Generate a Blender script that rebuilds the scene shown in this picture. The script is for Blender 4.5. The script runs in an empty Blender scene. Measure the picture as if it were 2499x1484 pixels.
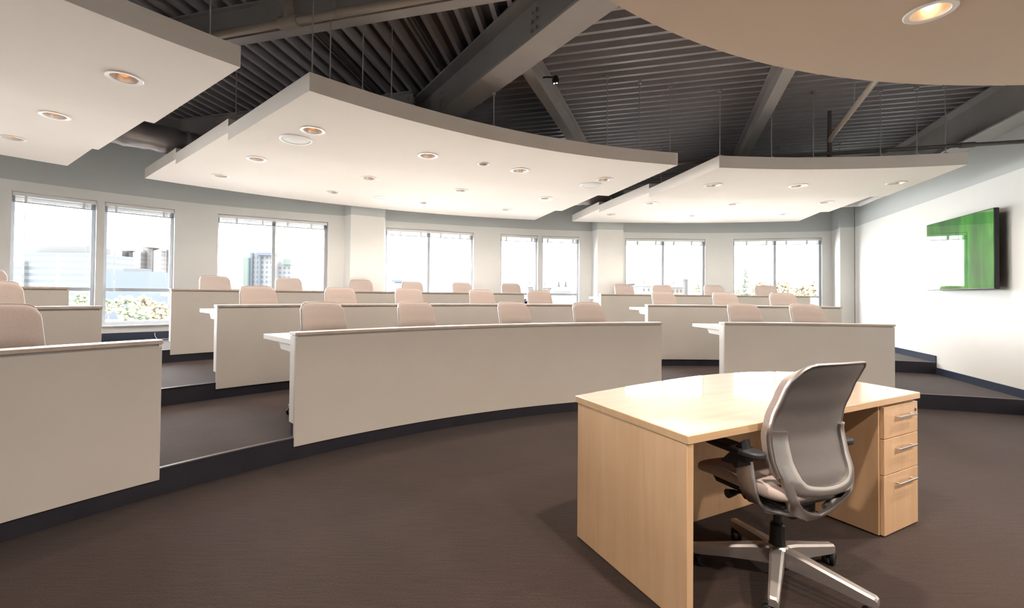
import bpy, bmesh, math, random
from mathutils import Vector, Matrix
PI = math.pi
R_ = math.radians
random.seed(7)
sc = bpy.context.scene
col = sc.collection

# ------------------------------------------------------------------ constants
CX, CY = 3.3858, -1.5857           # centre of the fan-shaped room
T = 0.167                          # riser height
PB, HC = 0.099, 0.9446             # underside of desk front / top of desk ledge over the lower floor
RD = (6.898, 8.645, 10.446)        # front radius of the three desk rows
AW = 69.2                          # direction of the right wall
ZD = 3.62                          # underside of the roof deck ribs
ZBAND = 2.685                      # height where the wall paint changes
ZHEAD, ZSILL = 2.545, 0.735

def P(r, a, z=None):
    x, y = CX + r * math.cos(R_(a)), CY + r * math.sin(R_(a))
    return Vector((x, y)) if z is None else Vector((x, y, z))

WK = [(60, 12.06), (66, 12.06), (70, 12.06), (83, 11.95), (91.9, 11.83), (94.9, 11.78), (105, 11.72),
      (116.8, 11.82), (120.9, 11.70), (132, 12.09), (144, 12.2), (150, 12.22), (175, 12.25)]
def RW(a):
    for (p, r), (q, s) in zip(WK, WK[1:]):
        if p <= a <= q:
            return r + (s - r) * (a - p) / (q - p)
    return 12.2

# ------------------------------------------------------------------ materials
def nodes(name):
    m = bpy.data.materials.new(name); m.use_nodes = True
    nt = m.node_tree; b = nt.nodes['Principled BSDF']
    return m, nt, b
def mat(name, c, rough=0.6, metal=0.0, noise=0.0, nscale=8.0, bump=0.0, bscale=60.0, coat=0.0, spec=0.5):
    m, nt, b = nodes(name)
    b.inputs['Base Color'].default_value = (*c, 1)
    b.inputs['Roughness'].default_value = rough
    b.inputs['Metallic'].default_value = metal
    b.inputs['Specular IOR Level'].default_value = spec
    if coat:
        b.inputs['Coat Weight'].default_value = coat
        b.inputs['Coat Roughness'].default_value = 0.05
    if noise or bump:
        tc = nt.nodes.new('ShaderNodeTexCoord')
    if noise:
        n = nt.nodes.new('ShaderNodeTexNoise'); n.inputs['Scale'].default_value = nscale; n.inputs['Detail'].default_value = 4
        r = nt.nodes.new('ShaderNodeValToRGB')
        r.color_ramp.elements[0].position = 0.3; r.color_ramp.elements[1].position = 0.7
        r.color_ramp.elements[0].color = (*[v * (1 - noise) for v in c], 1)
        r.color_ramp.elements[1].color = (*[min(1, v * (1 + noise)) for v in c], 1)
        nt.links.new(tc.outputs['Object'], n.inputs['Vector']); nt.links.new(n.outputs['Fac'], r.inputs['Fac'])
        nt.links.new(r.outputs['Color'], b.inputs['Base Color'])
    if bump:
        n2 = nt.nodes.new('ShaderNodeTexNoise'); n2.inputs['Scale'].default_value = bscale; n2.inputs['Detail'].default_value = 3
        bp = nt.nodes.new('ShaderNodeBump'); bp.inputs['Strength'].default_value = bump; bp.inputs['Distance'].default_value = 0.01
        nt.links.new(tc.outputs['Object'], n2.inputs['Vector']); nt.links.new(n2.outputs['Fac'], bp.inputs['Height'])
        nt.links.new(bp.outputs['Normal'], b.inputs['Normal'])
    return m
def wood(name, c1, c2, axis, rough=0.35, coat=0.0, scale=1.0):
    m, nt, b = nodes(name)
    tc = nt.nodes.new('ShaderNodeTexCoord'); mp = nt.nodes.new('ShaderNodeMapping')
    s = [22 * scale] * 3; s[axis] = 1.6 * scale
    mp.inputs['Scale'].default_value = s
    n = nt.nodes.new('ShaderNodeTexNoise'); n.inputs['Scale'].default_value = 1.0; n.inputs['Detail'].default_value = 6; n.inputs['Distortion'].default_value = 0.6
    n2 = nt.nodes.new('ShaderNodeTexNoise'); n2.inputs['Scale'].default_value = 5.0; n2.inputs['Detail'].default_value = 2
    mx = nt.nodes.new('ShaderNodeMath'); mx.operation = 'MULTIPLY_ADD'; mx.inputs[1].default_value = 0.65
    mu = nt.nodes.new('ShaderNodeMath'); mu.operation = 'MULTIPLY'; mu.inputs[1].default_value = 0.35
    r = nt.nodes.new('ShaderNodeValToRGB')
    r.color_ramp.elements[0].position = 0.36; r.color_ramp.elements[1].position = 0.64
    r.color_ramp.elements[0].color = (*c1, 1); r.color_ramp.elements[1].color = (*c2, 1)
    nt.links.new(tc.outputs['Object'], mp.inputs['Vector']); nt.links.new(mp.outputs['Vector'], n.inputs['Vector'])
    nt.links.new(tc.outputs['Object'], n2.inputs['Vector']); nt.links.new(n2.outputs['Fac'], mu.inputs[0])
    nt.links.new(n.outputs['Fac'], mx.inputs[0]); nt.links.new(mu.outputs[0], mx.inputs[2])
    nt.links.new(mx.outputs[0], r.inputs['Fac']); nt.links.new(r.outputs['Color'], b.inputs['Base Color'])
    b.inputs['Roughness'].default_value = rough
    if coat:
        b.inputs['Coat Weight'].default_value = coat; b.inputs['Coat Roughness'].default_value = 0.03
    return m
def emit(name, c, s):
    m = bpy.data.materials.new(name); m.use_nodes = True; nt = m.node_tree
    nt.nodes.remove(nt.nodes['Principled BSDF'])
    e = nt.nodes.new('ShaderNodeEmission'); e.inputs['Color'].default_value = (*c, 1); e.inputs['Strength'].default_value = s
    nt.links.new(e.outputs[0], nt.nodes['Material Output'].inputs['Surface'])
    return m
def carpet():
    m, nt, b = nodes('brown carpet')
    tc = nt.nodes.new('ShaderNodeTexCoord')
    n = nt.nodes.new('ShaderNodeTexNoise'); n.inputs['Scale'].default_value = 110; n.inputs['Detail'].default_value = 3
    n2 = nt.nodes.new('ShaderNodeTexNoise'); n2.inputs['Scale'].default_value = 1.6; n2.inputs['Detail'].default_value = 5
    mp = nt.nodes.new('ShaderNodeMapping'); mp.inputs['Scale'].default_value = (6, 60, 1); mp.inputs['Rotation'].default_value = (0, 0, R_(26))
    n3 = nt.nodes.new('ShaderNodeTexNoise'); n3.inputs['Scale'].default_value = 1.0; n3.inputs['Detail'].default_value = 2
    a1 = nt.nodes.new('ShaderNodeMath'); a1.operation = 'MULTIPLY_ADD'; a1.inputs[1].default_value = 0.5
    a0 = nt.nodes.new('ShaderNodeMath'); a0.operation = 'MULTIPLY_ADD'; a0.inputs[1].default_value = 0.25
    h = nt.nodes.new('ShaderNodeMath'); h.operation = 'MULTIPLY'; h.inputs[1].default_value = 0.25
    r = nt.nodes.new('ShaderNodeValToRGB')
    r.color_ramp.elements[0].position = 0.32; r.color_ramp.elements[1].position = 0.68
    r.color_ramp.elements[0].color = (*CARPET1, 1); r.color_ramp.elements[1].color = (*CARPET2, 1)
    for k in (n, n2): nt.links.new(tc.outputs['Object'], k.inputs['Vector'])
    nt.links.new(tc.outputs['Object'], mp.inputs['Vector']); nt.links.new(mp.outputs[0], n3.inputs['Vector'])
    nt.links.new(n2.outputs['Fac'], h.inputs[0]); nt.links.new(n3.outputs['Fac'], a0.inputs[0]); nt.links.new(h.outputs[0], a0.inputs[2])
    nt.links.new(n.outputs['Fac'], a1.inputs[0]); nt.links.new(a0.outputs[0], a1.inputs[2])
    nt.links.new(a1.outputs[0], r.inputs['Fac']); nt.links.new(r.outputs[0], b.inputs['Base Color'])
    bp = nt.nodes.new('ShaderNodeBump'); bp.inputs['Strength'].default_value = 0.6; bp.inputs['Distance'].default_value = 0.006
    nt.links.new(a1.outputs[0], bp.inputs['Height']); nt.links.new(bp.outputs[0], b.inputs['Normal'])
    b.inputs['Roughness'].default_value = 0.95; b.inputs['Specular IOR Level'].default_value = 0.25
    b.inputs['Sheen Weight'].default_value = 0.22; b.inputs['Sheen Roughness'].default_value = 0.5
    b.inputs['Sheen Tint'].default_value = (0.55, 0.52, 0.55, 1)
    return m
CARPET1, CARPET2 = (0.011, 0.0062, 0.0044), (0.040, 0.0235, 0.017)

M = {}
M['carpet'] = carpet()
M['riser'] = mat('dark stair vinyl', (0.022, 0.021, 0.030), 0.45, noise=0.15, nscale=5)
M['nosing'] = mat('stair nosing', (0.10, 0.09, 0.095), 0.5)
M['wall'] = mat('white wall paint', (0.75, 0.75, 0.73), 0.75, noise=0.015, nscale=2)
M['band'] = mat('grey wall paint', (0.50, 0.53, 0.53), 0.75, noise=0.015, nscale=2)
M['skirt'] = mat('dark vinyl baseboard', (0.032, 0.043, 0.075), 0.3)
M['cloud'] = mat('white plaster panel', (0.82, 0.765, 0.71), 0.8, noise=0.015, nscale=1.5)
M['deck'] = mat('grey roof deck paint', (0.44, 0.435, 0.46), 0.38)
M['deckpan_shaded'] = mat('perforated deck pan with recess shade', (0.15, 0.15, 0.17), 0.6, noise=0.12, nscale=90)  # perforated flats; base colour darkened to hold the shade between ribs
M['steel'] = mat('grey steel paint', (0.46, 0.445, 0.44), 0.45, noise=0.06, nscale=3)
M['pipe'] = mat('beige pipe paint', (0.42, 0.37, 0.31), 0.4)
M['darkpipe'] = mat('dark pipe paint', (0.11, 0.10, 0.095), 0.45)
M['soffit'] = mat('soffit with warm bounce tint', (0.55, 0.445, 0.345), 0.8, noise=0.02, nscale=1.2)  # tan puts the dim, warm bounced light into the panel colour
M['rod'] = mat('galvanised rod', (0.48, 0.48, 0.49), 0.45, 0.4)
M['laminate'] = mat('beige laminate', (0.63, 0.59, 0.545), 0.5, noise=0.02, nscale=3)
M['white'] = mat('white laminate', (0.80, 0.79, 0.77), 0.4)
M['ledge'] = wood('pale wood edge', (0.50, 0.40, 0.33), (0.60, 0.50, 0.42), 0, 0.4)
M['ledgetop'] = mat('white ledge top', (0.80, 0.77, 0.73), 0.35)
M['reveal'] = mat('grey metal reveal', (0.42, 0.41, 0.39), 0.4, 0.2)
M['maple'] = wood('maple side', (0.60, 0.39, 0.225), (0.68, 0.455, 0.275), 2, 0.35, 0.2)
M['mapletop'] = wood('maple top', (0.43, 0.29, 0.19), (0.49, 0.345, 0.235), 0, 0.45, 1.0)
M['mapleedge'] = wood('maple edge', (0.55, 0.36, 0.20), (0.63, 0.43, 0.25), 0, 0.3, 0.3)
M['chrome'] = mat('brushed nickel', (0.72, 0.70, 0.67), 0.25, 1.0)
M['silver'] = mat('silver chair frame', (0.44, 0.42, 0.405), 0.34, 0.8)
M['alu'] = mat('polished chair base', (0.50, 0.47, 0.45), 0.36, 0.75)
M['black'] = mat('black plastic', (0.012, 0.012, 0.014), 0.4)
M['armblack'] = mat('soft black armrest', (0.016, 0.017, 0.022), 0.55)
M['shell'] = mat('grey chair shell', (0.15, 0.137, 0.134), 0.5, noise=0.03, nscale=30)
M['fabric'] = mat('taupe chair fabric', (0.37, 0.31, 0.285), 0.85, noise=0.06, nscale=120, bump=0.2, bscale=400)
M['blind'] = mat('white blind', (0.80, 0.80, 0.78), 0.45)
M['slat'] = mat('grey blind slats', (0.30, 0.31, 0.32), 0.5)
M['winframe'] = mat('grey aluminium window frame', (0.46, 0.49, 0.53), 0.4, 0.2)
M['reveals'] = mat('white window reveal', (0.84, 0.84, 0.82), 0.6)
M['lampcone'] = mat('bright reflector', (0.85, 0.80, 0.74), 0.28, 0.6)
M['copper'] = mat('copper reflector', (0.85, 0.42, 0.20), 0.3, 0.6)
M['lamp'] = emit('warm lamp', (1.0, 0.42, 0.15), 0.55)
M['lamphot'] = emit('hot warm lamp', (1.0, 0.62, 0.30), 2.6)
M['grille'] = mat('white speaker grille', (0.74, 0.74, 0.72), 0.6)
M['duct'] = mat('duct wrap', (0.34, 0.32, 0.32), 0.35, 0.5, bump=0.35, bscale=5)
M['lens'] = emit('white lens', (1, 1, 1), 1.5)
def glass():
    m = bpy.data.materials.new('window glass'); m.use_nodes = True; nt = m.node_tree
    nt.nodes.remove(nt.nodes['Principled BSDF'])
    t = nt.nodes.new('ShaderNodeBsdfTransparent'); t.inputs['Color'].default_value = (0.96, 0.975, 0.97, 1)
    g = nt.nodes.new('ShaderNodeBsdfGlossy'); g.inputs['Roughness'].default_value = 0.02
    f = nt.nodes.new('ShaderNodeFresnel'); f.inputs['IOR'].default_value = 1.35
    mx = nt.nodes.new('ShaderNodeMixShader')
    nt.links.new(f.outputs[0], mx.inputs[0]); nt.links.new(t.outputs[0], mx.inputs[1]); nt.links.new(g.outputs[0], mx.inputs[2])
    nt.links.new(mx.outputs[0], nt.nodes['Material Output'].inputs['Surface'])
    return m
M['glass'] = glass()

# ------------------------------------------------------------------ mesh builder
class MB:
    def __init__(s): s.v, s.f, s.m = [], [], []
    def add(s, vs, fs, mi=0):
        b = len(s.v); s.v += [Vector(p) for p in vs]
        for f in fs: s.f.append([b + i for i in f]); s.m.append(mi)
    def box(s, c, d, mi=0, rot=0.0, mats=None):
        x, y, z = d[0] / 2, d[1] / 2, d[2] / 2
        cr, sr = math.cos(rot), math.sin(rot)
        vs = [Vector((c[0] + px * cr - py * sr, c[1] + px * sr + py * cr, c[2] + pz)) for px in (-x, x) for py in (-y, y) for pz in (-z, z)]
        s.add(vs, [(0, 1, 3, 2), (4, 6, 7, 5), (0, 4, 5, 1), (2, 3, 7, 6), (0, 2, 6, 4), (1, 5, 7, 3)], mi)
    def prism(s, pts, z0, z1, mi=0, mtop=None, mside=None):
        n = len(pts)
        vs = [(p[0], p[1], z0) for p in pts] + [(p[0], p[1], z1) for p in pts]
        area = sum(pts[i][0] * pts[(i + 1) % n][1] - pts[(i + 1) % n][0] * pts[i][1] for i in range(n))
        idx = list(range(n)) if area > 0 else list(range(n))[::-1]
        s.add(vs, [tuple(i for i in idx[::-1])], mi)
        s.add([], [], mi)
        b = len(s.v) - 2 * n
        s.f.append([b + n + i for i in idx]); s.m.append(mi if mtop is None else mtop)
        for k in range(n):
            i, j = idx[k], idx[(k + 1) % n]
            s.f.append([b + i, b + j, b + n + j, b + n + i]); s.m.append(mi if mside is None else mside)
    def ring(s, r0, r1, a0, a1, z0, z1, mi=0, step=1.3, mtop=None, mfront=None, mend=None, closed=True):
        """annular sector; a0, a1 may be (inner, outer) angles"""
        a0 = a0 if isinstance(a0, tuple) else (a0, a0); a1 = a1 if isinstance(a1, tuple) else (a1, a1)
        n = max(2, int(abs(a1[0] - a0[0]) / step) + 1); b = len(s.v)
        for i in range(n + 1):
            t = i / n
            ai, ao = a0[0] + (a1[0] - a0[0]) * t, a0[1] + (a1[1] - a0[1]) * t
            ri = r0(ai) if callable(r0) else r0; ro = r1(ao) if callable(r1) else r1
            pi, po = P(ri, ai), P(ro, ao)
            s.v += [Vector((*pi, z0)), Vector((*pi, z1)), Vector((*po, z0)), Vector((*po, z1))]
        def fa(q, k): s.f.append([b + x for x in q]); s.m.append(mi if k is None else k)
        for i in range(n):
            p, q = 4 * i, 4 * i + 4
            fa((p, q, q + 1, p + 1), mfront); fa((p + 2, p + 3, q + 3, q + 2), None)
            fa((p + 1, q + 1, q + 3, p + 3), mtop); fa((p, p + 2, q + 2, q), None)
        q = 4 * n
        fa((0, 1, 3, 2), mend); fa((q, q + 2, q + 3, q + 1), mend)
    def tube(s, pts, r, seg=10, mi=0, cap=True):
        pts = [Vector(p) for p in pts]; n = len(pts); rs = r if isinstance(r, (list, tuple)) else [r] * n
        b = len(s.v); up = None
        for i, p in enumerate(pts):
            t = (pts[min(i + 1, n - 1)] - pts[max(i - 1, 0)]).normalized()
            if up is None: up = t.orthogonal().normalized()
            up = (up - t * up.dot(t)).normalized(); sd = t.cross(up)
            for k in range(seg):
                a = 2 * PI * k / seg
                s.v.append(p + (up * math.cos(a) + sd * math.sin(a)) * rs[i])
        for i in range(n - 1):
            for k in range(seg):
                k2 = (k + 1) % seg
                s.f.append([b + i * seg + k, b + i * seg + k2, b + (i + 1) * seg + k2, b + (i + 1) * seg + k]); s.m.append(mi)
        if cap:
            s.f.append([b + k for k in range(seg)][::-1]); s.m.append(mi)
            s.f.append([b + (n - 1) * seg + k for k in range(seg)]); s.m.append(mi)
    def strip(s, pts, wdirs, w, th, mi=0):
        """flat bar swept along pts; wdirs = width direction(s); rectangular section with chamfered corners"""
        pts = [Vector(p) for p in pts]; n = len(pts)
        ws = w if isinstance(w, (list, tuple)) else [w] * n
        ths = th if isinstance(th, (list, tuple)) else [th] * n
        b = len(s.v)
        for i, p in enumerate(pts):
            t = (pts[min(i + 1, n - 1)] - pts[max(i - 1, 0)]).normalized()
            wd = Vector(wdirs[i] if isinstance(wdirs, list) else wdirs); wd = (wd - t * wd.dot(t)).normalized()
            nd = t.cross(wd)
            x, y = ws[i] / 2, ths[i] / 2; c = min(x, y) * 0.5
            for (u, v) in ((-x + c, -y), (x - c, -y), (x, -y + c), (x, y - c), (x - c, y), (-x + c, y), (-x, y - c), (-x, -y + c)):
                s.v.append(p + wd * u + nd * v)
        for i in range(n - 1):
            for k in range(8):
                k2 = (k + 1) % 8
                s.f.append([b + i * 8 + k, b + i * 8 + k2, b + (i + 1) * 8 + k2, b + (i + 1) * 8 + k]); s.m.append(mi)
        s.f.append([b + k for k in range(8)][::-1]); s.m.append(mi)
        s.f.append([b + (n - 1) * 8 + k for k in range(8)]); s.m.append(mi)
    def lathe(s, prof, c, seg=24, mis=None, mi=0, cap=True):
        b = len(s.v); n = len(prof)
        for r, z in prof:
            for k in range(seg):
                a = 2 * PI * k / seg
                s.v.append(Vector((c[0] + r * math.cos(a), c[1] + r * math.sin(a), c[2] + z)))
        for i in range(n - 1):
            for k in range(seg):
                k2 = (k + 1) % seg
                s.f.append([b + i * seg + k, b + i * seg + k2, b + (i + 1) * seg + k2, b + (i + 1) * seg + k]); s.m.append(mis[i] if mis else mi)
        if cap and prof[0][0] > 1e-5: s.f.append([b + k for k in range(seg)][::-1]); s.m.append(mis[0] if mis else mi)
        if cap and prof[-1][0] > 1e-5: s.f.append([b + (n - 1) * seg + k for k in range(seg)]); s.m.append(mis[-1] if mis else mi)
    def sheet(s, f, nu, nv, mi=0):
        """closed thin solid from f(i,j)->(front point, back point)"""
        b = len(s.v); w = nv + 1
        for i in range(nu + 1):
            for j in range(nv + 1):
                p, q = f(i / nu, j / nv); s.v += [Vector(p), Vector(q)]
        I = lambda i, j, k: b + 2 * (i * w + j) + k
        for i in range(nu):
            for j in range(nv):
                s.f.append([I(i, j, 0), I(i + 1, j, 0), I(i + 1, j + 1, 0), I(i, j + 1, 0)]); s.m.append(mi)
                s.f.append([I(i, j, 1), I(i, j + 1, 1), I(i + 1, j + 1, 1), I(i + 1, j, 1)]); s.m.append(mi)
        for i in range(nu):
            s.f.append([I(i, 0, 0), I(i, 0, 1), I(i + 1, 0, 1), I(i + 1, 0, 0)]); s.m.append(mi)
            s.f.append([I(i, nv, 0), I(i + 1, nv, 0), I(i + 1, nv, 1), I(i, nv, 1)]); s.m.append(mi)
        for j in range(nv):
            s.f.append([I(0, j, 0), I(0, j + 1, 0), I(0, j + 1, 1), I(0, j, 1)]); s.m.append(mi)
            s.f.append([I(nu, j, 0), I(nu, j, 1), I(nu, j + 1, 1), I(nu, j + 1, 0)]); s.m.append(mi)
    def build(s, name, mats, parent=None, base=(0, 0, 0), bevel=0.0, angle=35):
        me = bpy.data.meshes.new(name); base = Vector(base)
        me.from_pydata([tuple(v - base) for v in s.v], [], s.f)
        for m in (mats if isinstance(mats, list) else [mats]): me.materials.append(M[m])
        me.polygons.foreach_set('material_index', s.m)
        bm = bmesh.new(); bm.from_mesh(me); bmesh.ops.recalc_face_normals(bm, faces=bm.faces); bm.to_mesh(me); bm.free()
        me.polygons.foreach_set('use_smooth', [True] * len(me.polygons)); me.set_sharp_from_angle(angle=R_(angle))
        o = bpy.data.objects.new(name, me); col.objects.link(o)
        if parent is not None: o.parent = parent
        else: o.location = base
        if bevel:
            bv = o.modifiers.new('bevel', 'BEVEL'); bv.width = bevel; bv.segments = 2; bv.limit_method = 'ANGLE'; bv.angle_limit = R_(40)
        return o

def thing(name, label, cat, loc=(0, 0, 0), rz=0.0, group=None):
    o = bpy.data.objects.new(name, None); col.objects.link(o); o.location = loc; o.rotation_euler = (0, 0, rz)
    o.empty_display_size = 0.1
    return tag(o, label, cat, group)
def tag(o, label, cat, group=None):
    o['label'] = label; o['category'] = cat
    if group: o['group'] = group
    return o
def struct(o): o['kind'] = 'structure'; return o
def copy_tree(o, parent=None):
    c = o.copy(); col.objects.link(c)
    if parent is not None: c.parent = parent
    for ch in list(o.children): copy_tree(ch, c)
    return c

# ------------------------------------------------------------------ floor and stepped tiers
AL, AR = 170.0, AW
fl = MB()
fl.prism([(-12, -4.2), (13, -4.2), (13, 13), (-12, 13)], -0.25, 0.0)
for k, (r0, r1) in enumerate(((RD[0] + .012, 12.7), (RD[1] + .012, 12.7), (RD[2] + .012, 12.7))):
    fl.ring(r0, r1, AR - 1.5, AL, k * T + (0.001 if k == 0 else 0.0), (k + 1) * T, 0, 1.0, mfront=1)
struct(fl.build('floor', ['carpet', 'riser']))
for k in range(3):
    nb = MB(); nb.ring(RD[k] + .004, RD[k] + .03, AR + .05, AL - 3, (k + 1) * T - .006, (k + 1) * T + .002, 0, 1.0)
    struct(nb.build('trim_%d' % (k + 1), 'nosing'))

# ------------------------------------------------------------------ walls
WIN = [(137.94, 141.96), (133.49, 137.52), (122.37, 130.68), (108.07, 116.95), (101.0, 105.16), (96.33, 100.54), (82.4, 91.12), (71.15, 79.51)]
MULL = {2: 126.58, 3: 112.67, 6: 86.91, 7: 75.42}
OUTSIDE = [(149.0, 153.0), (154.0, 158.0)]           # the same windows carry on past the edge of the view
WT = 0.26
openings = sorted(WIN + OUTSIDE)
wl = MB()
def seg(a0, a1, zs):
    for z0, z1 in zs:
        for c0, c1 in ((z0, min(z1, ZBAND)), (max(z0, ZBAND), z1)):
            if c1 - c0 > 1e-4:
                wl.ring(RW, lambda a: RW(a) + WT, a0, a1, c0, c1, 1 if c0 >= ZBAND - 1e-4 else 0, 1.2, mend=2 if c0 < ZBAND else None)
a = 66.0
for w0, w1 in openings:
    seg(a, w0, [(0.3, 3.9)])
    seg(w0, w1, [(0.3, ZSILL - .02), (ZHEAD, 3.9)])
    a = w1
seg(a, 171.0, [(0.3, 3.9)])
struct(wl.build('wall_back', ['wall', 'band', 'reveals']))

def wall_line(p, q, th, name, zs=((0, ZBAND, 0), (ZBAND, 3.9, 1))):
    w = MB(); p, q = Vector(p), Vector(q); d = (q - p).normalized(); n = Vector((d.y, -d.x)) * th
    for z0, z1, mi in zs: w.prism([p, q, q + n, p + n], z0, z1, mi)
    return struct(w.build(name, ['wall', 'band']))
pr0, pr1 = P(-2.2, AW), P(12.6, AW)
wall_line(pr1, pr0, -0.2, 'wall_right')
pl1 = P(12.6, 166.5); plf = Vector((-3.2, -3.8))
wall_line(plf, pl1, -0.2, 'wall_left')
wall_line(pr0 + Vector((.3, 0)), plf, -0.2, 'wall_front')

# columns between the window bays
def column(name, back, front):
    c = MB(); pts = [P(RW(a) + .02, a) for a in back] + [P(r, a) for r, a in front]
    c.prism(pts, 3 * T, ZBAND, 0); c.prism(pts, ZBAND, 3.6, 1)
    return struct(c.build(name, ['wall', 'band']))
column('wall_column_1', (117.0, 120.98), ((11.48, 120.69), (11.48, 117.55)))
column('wall_column_2', (91.7, 94.93), ((11.50, 94.76), (11.50, 91.9)))
column('wall_column_3', (69.0, 70.25), ((11.52, 70.45), (11.52, 69.25)))

# baseboards
bb = MB()
bb.ring(lambda a: RW(a) - .012, lambda a: RW(a) + .005, 70.3, 91.6, 3 * T, 3 * T + .12, 0, 1.2)
bb.ring(lambda a: RW(a) - .012, lambda a: RW(a) + .005, 95.0, 116.9, 3 * T, 3 * T + .12, 0, 1.2)
bb.ring(lambda a: RW(a) - .012, lambda a: RW(a) + .005, 121.1, 165, 3 * T, 3 * T + .12, 0, 1.2)
struct(bb.build('baseboard_back', 'skirt'))
bb = MB()
u = Vector((math.cos(R_(AW)), math.sin(R_(AW)))); nrm = Vector((-u.y, u.x))
for r0, r1, z in ((-2, RD[0] + .01, 0), (RD[0] + .012, RD[1] + .01, T), (RD[1] + .012, RD[2] + .01, 2 * T), (RD[2] + .012, 11.5, 3 * T)):
    p, q = P(r0, AW), P(r1, AW)
    bb.prism([p, q, q + nrm * .014, p + nrm * .014], z, z + .095)
struct(bb.build('baseboard_right', 'skirt'))

# ------------------------------------------------------------------ windows and blinds
WNAME = ['leftmost narrow window by the left desks', 'narrow window showing the pale twin towers', 'wide window showing the glass towers',
         'wide window right of the first column', 'narrow window left of the grey post in the middle bay', 'narrow window showing the red roofed house',
         'wide window right of the second column', 'rightmost wide window showing the pine tree']
def window(k, a0, a1, mull=None, blind=None):
    rr = 0.12
    A, B = P(RW(a0) + rr, a0), P(RW(a1) + rr, a1)        # a0 right end, a1 left end
    d = (A - B); L = d.length; d.normalize(); n = Vector((-d.y, d.x))
    base = Vector((*((A + B) / 2), ZSILL)); ang = math.atan2(d.y, d.x)
    root = bpy.data.objects.new('window_%d' % k, None); col.objects.link(root); root.location = base; struct(root)
    def bar(x0, x1, z0, z1, dep, name, mt, off=0.0, parent=root):
        b = MB(); c = B + d * ((x0 + x1) / 2) + n * off
        b.box((c.x, c.y, (z0 + z1) / 2), (x1 - x0, dep, z1 - z0), 0, ang)
        return b
    f = MB()
    for (x0, x1, z0, z1) in ((0.0, .045, ZSILL, ZHEAD), (L - .045, L, ZSILL, ZHEAD), (.045, L - .045, ZSILL, ZSILL + .05), (.045, L - .045, ZHEAD - .045, ZHEAD)):
        c = B + d * ((x0 + x1) / 2); f.box((c.x, c.y, (z0 + z1) / 2), (x1 - x0, .09, z1 - z0), 0, ang)
    f.build('window_frame', 'winframe', root, base)
    zt = 1.262
    bar(.045, L - .045, zt - .023, zt + .023, .085, '', '').build('transom', 'winframe', root, base)
    xs = [.045, L - .045]
    if mull is not None:
        pm = P(RW(mull) + rr, mull); xm = (pm - B).dot(d)
        bar(xm - .027, xm + .027, ZSILL + .05, ZHEAD - .045, .10, '', '').build('mullion', 'winframe', root, base)
        xs = [.045, xm - .027, xm + .027, L - .045]
    for i in range(0, len(xs), 2):
        g = MB()
        for z0, z1 in ((ZSILL + .05, zt - .023), (zt + .023, ZHEAD - .045)):
            p, q = B + d * xs[i], B + d * xs[i + 1]
            g.add([(p.x, p.y, z0), (q.x, q.y, z0), (q.x, q.y, z1), (p.x, p.y, z1)], [(0, 1, 2, 3)])
        g.build('pane', 'glass', root, base)
    s = MB(); Ai, Bi = P(RW(a0) - .03, a0), P(RW(a1) - .03, a1); Ao, Bo = P(RW(a0) + .2, a0), P(RW(a1) + .2, a1)
    s.prism([Ai, Bi, Bo, Ao], ZSILL - .02, ZSILL); s.build('window_sill', 'reveals', root, base, .003)
    # daylight portal: steers sampling of the sky through this opening
    li = bpy.data.lights.new('window_daylight', 'AREA'); li.shape = 'RECTANGLE'; li.size = L; li.size_y = ZHEAD - ZSILL
    li.cycles.is_portal = True
    lo = bpy.data.objects.new('window_daylight', li); col.objects.link(lo); lo.parent = root
    c = (A + B) / 2 - base.xy; inward = (Vector((CX, CY)) - (A + B) / 2).normalized()
    lo.location = (c.x + (-inward.x) * .16, c.y + (-inward.y) * .16, (ZHEAD - ZSILL) / 2)
    lo.rotation_euler = Vector((inward.x, inward.y, 0)).to_track_quat('-Z', 'Z').to_euler()
    if blind is None: return
    # raised blind hanging in the reveal
    Ab, Bb = P(RW(a0) + .035, a0), P(RW(a1) + .035, a1); db = (Ab - Bb); Lb = db.length; db.normalize(); an = math.atan2(db.y, db.x)
    bb_ = Vector((*((Ab + Bb) / 2), ZHEAD))
    t = thing('venetian_blind', 'raised white blind, ' + blind, 'blind', bb_, 0, 'raised window blinds')
    def bx(x0, x1, z0, z1, dep, y=0.0):
        m = MB(); c = Bb + db * ((x0 + x1) / 2); m.box((c.x, c.y, (z0 + z1) / 2), (x1 - x0, dep, z1 - z0), 0, an); return m
    g = .012
    bx(g, Lb - g, ZHEAD - .055, ZHEAD - .012, .045).build('headrail', 'blind', t, bb_)
    sl = MB(); nsl = 8
    for i in range(nsl):
        z = ZHEAD - .062 - i * .0085; c = (Ab + Bb) / 2
        sl.box((c.x, c.y, z), (Lb - 2 * g, .026 + .004 * (i % 2), .0045), 0, an)
    sl.build('slat_stack', 'slat', t, bb_)
    bx(g, Lb - g, ZHEAD - .142, ZHEAD - .128, .03).build('bottom_rail', 'slat', t, bb_)
    nc = 2 if mull is None else 4
    for i in range(nc):
        x = Lb * (.16 + .68 * i / (nc - 1))
        bx(x - .012, x + .012, ZHEAD - .126, ZHEAD - .03, .049).build('bracket', 'blind', t, bb_)
    w = MB(); c = Bb + db * (.13); w.tube([(c.x, c.y, ZHEAD - .06), (c.x, c.y, ZHEAD - 1.3)], .004, 6); w.build('tilt_wand', 'blind', t, bb_)
    w = MB(); c = Bb + db * (Lb - .1); w.tube([(c.x, c.y, ZHEAD - .06), (c.x, c.y, ZHEAD - 1.15)], .0025, 5); w.build('pull_cord', 'blind', t, bb_)
for i, (a0, a1) in enumerate(WIN): window(i + 1, a0, a1, MULL.get(i), WNAME[i])
for i, (a0, a1) in enumerate(OUTSIDE): window(9 + i, a0, a1)

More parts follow.
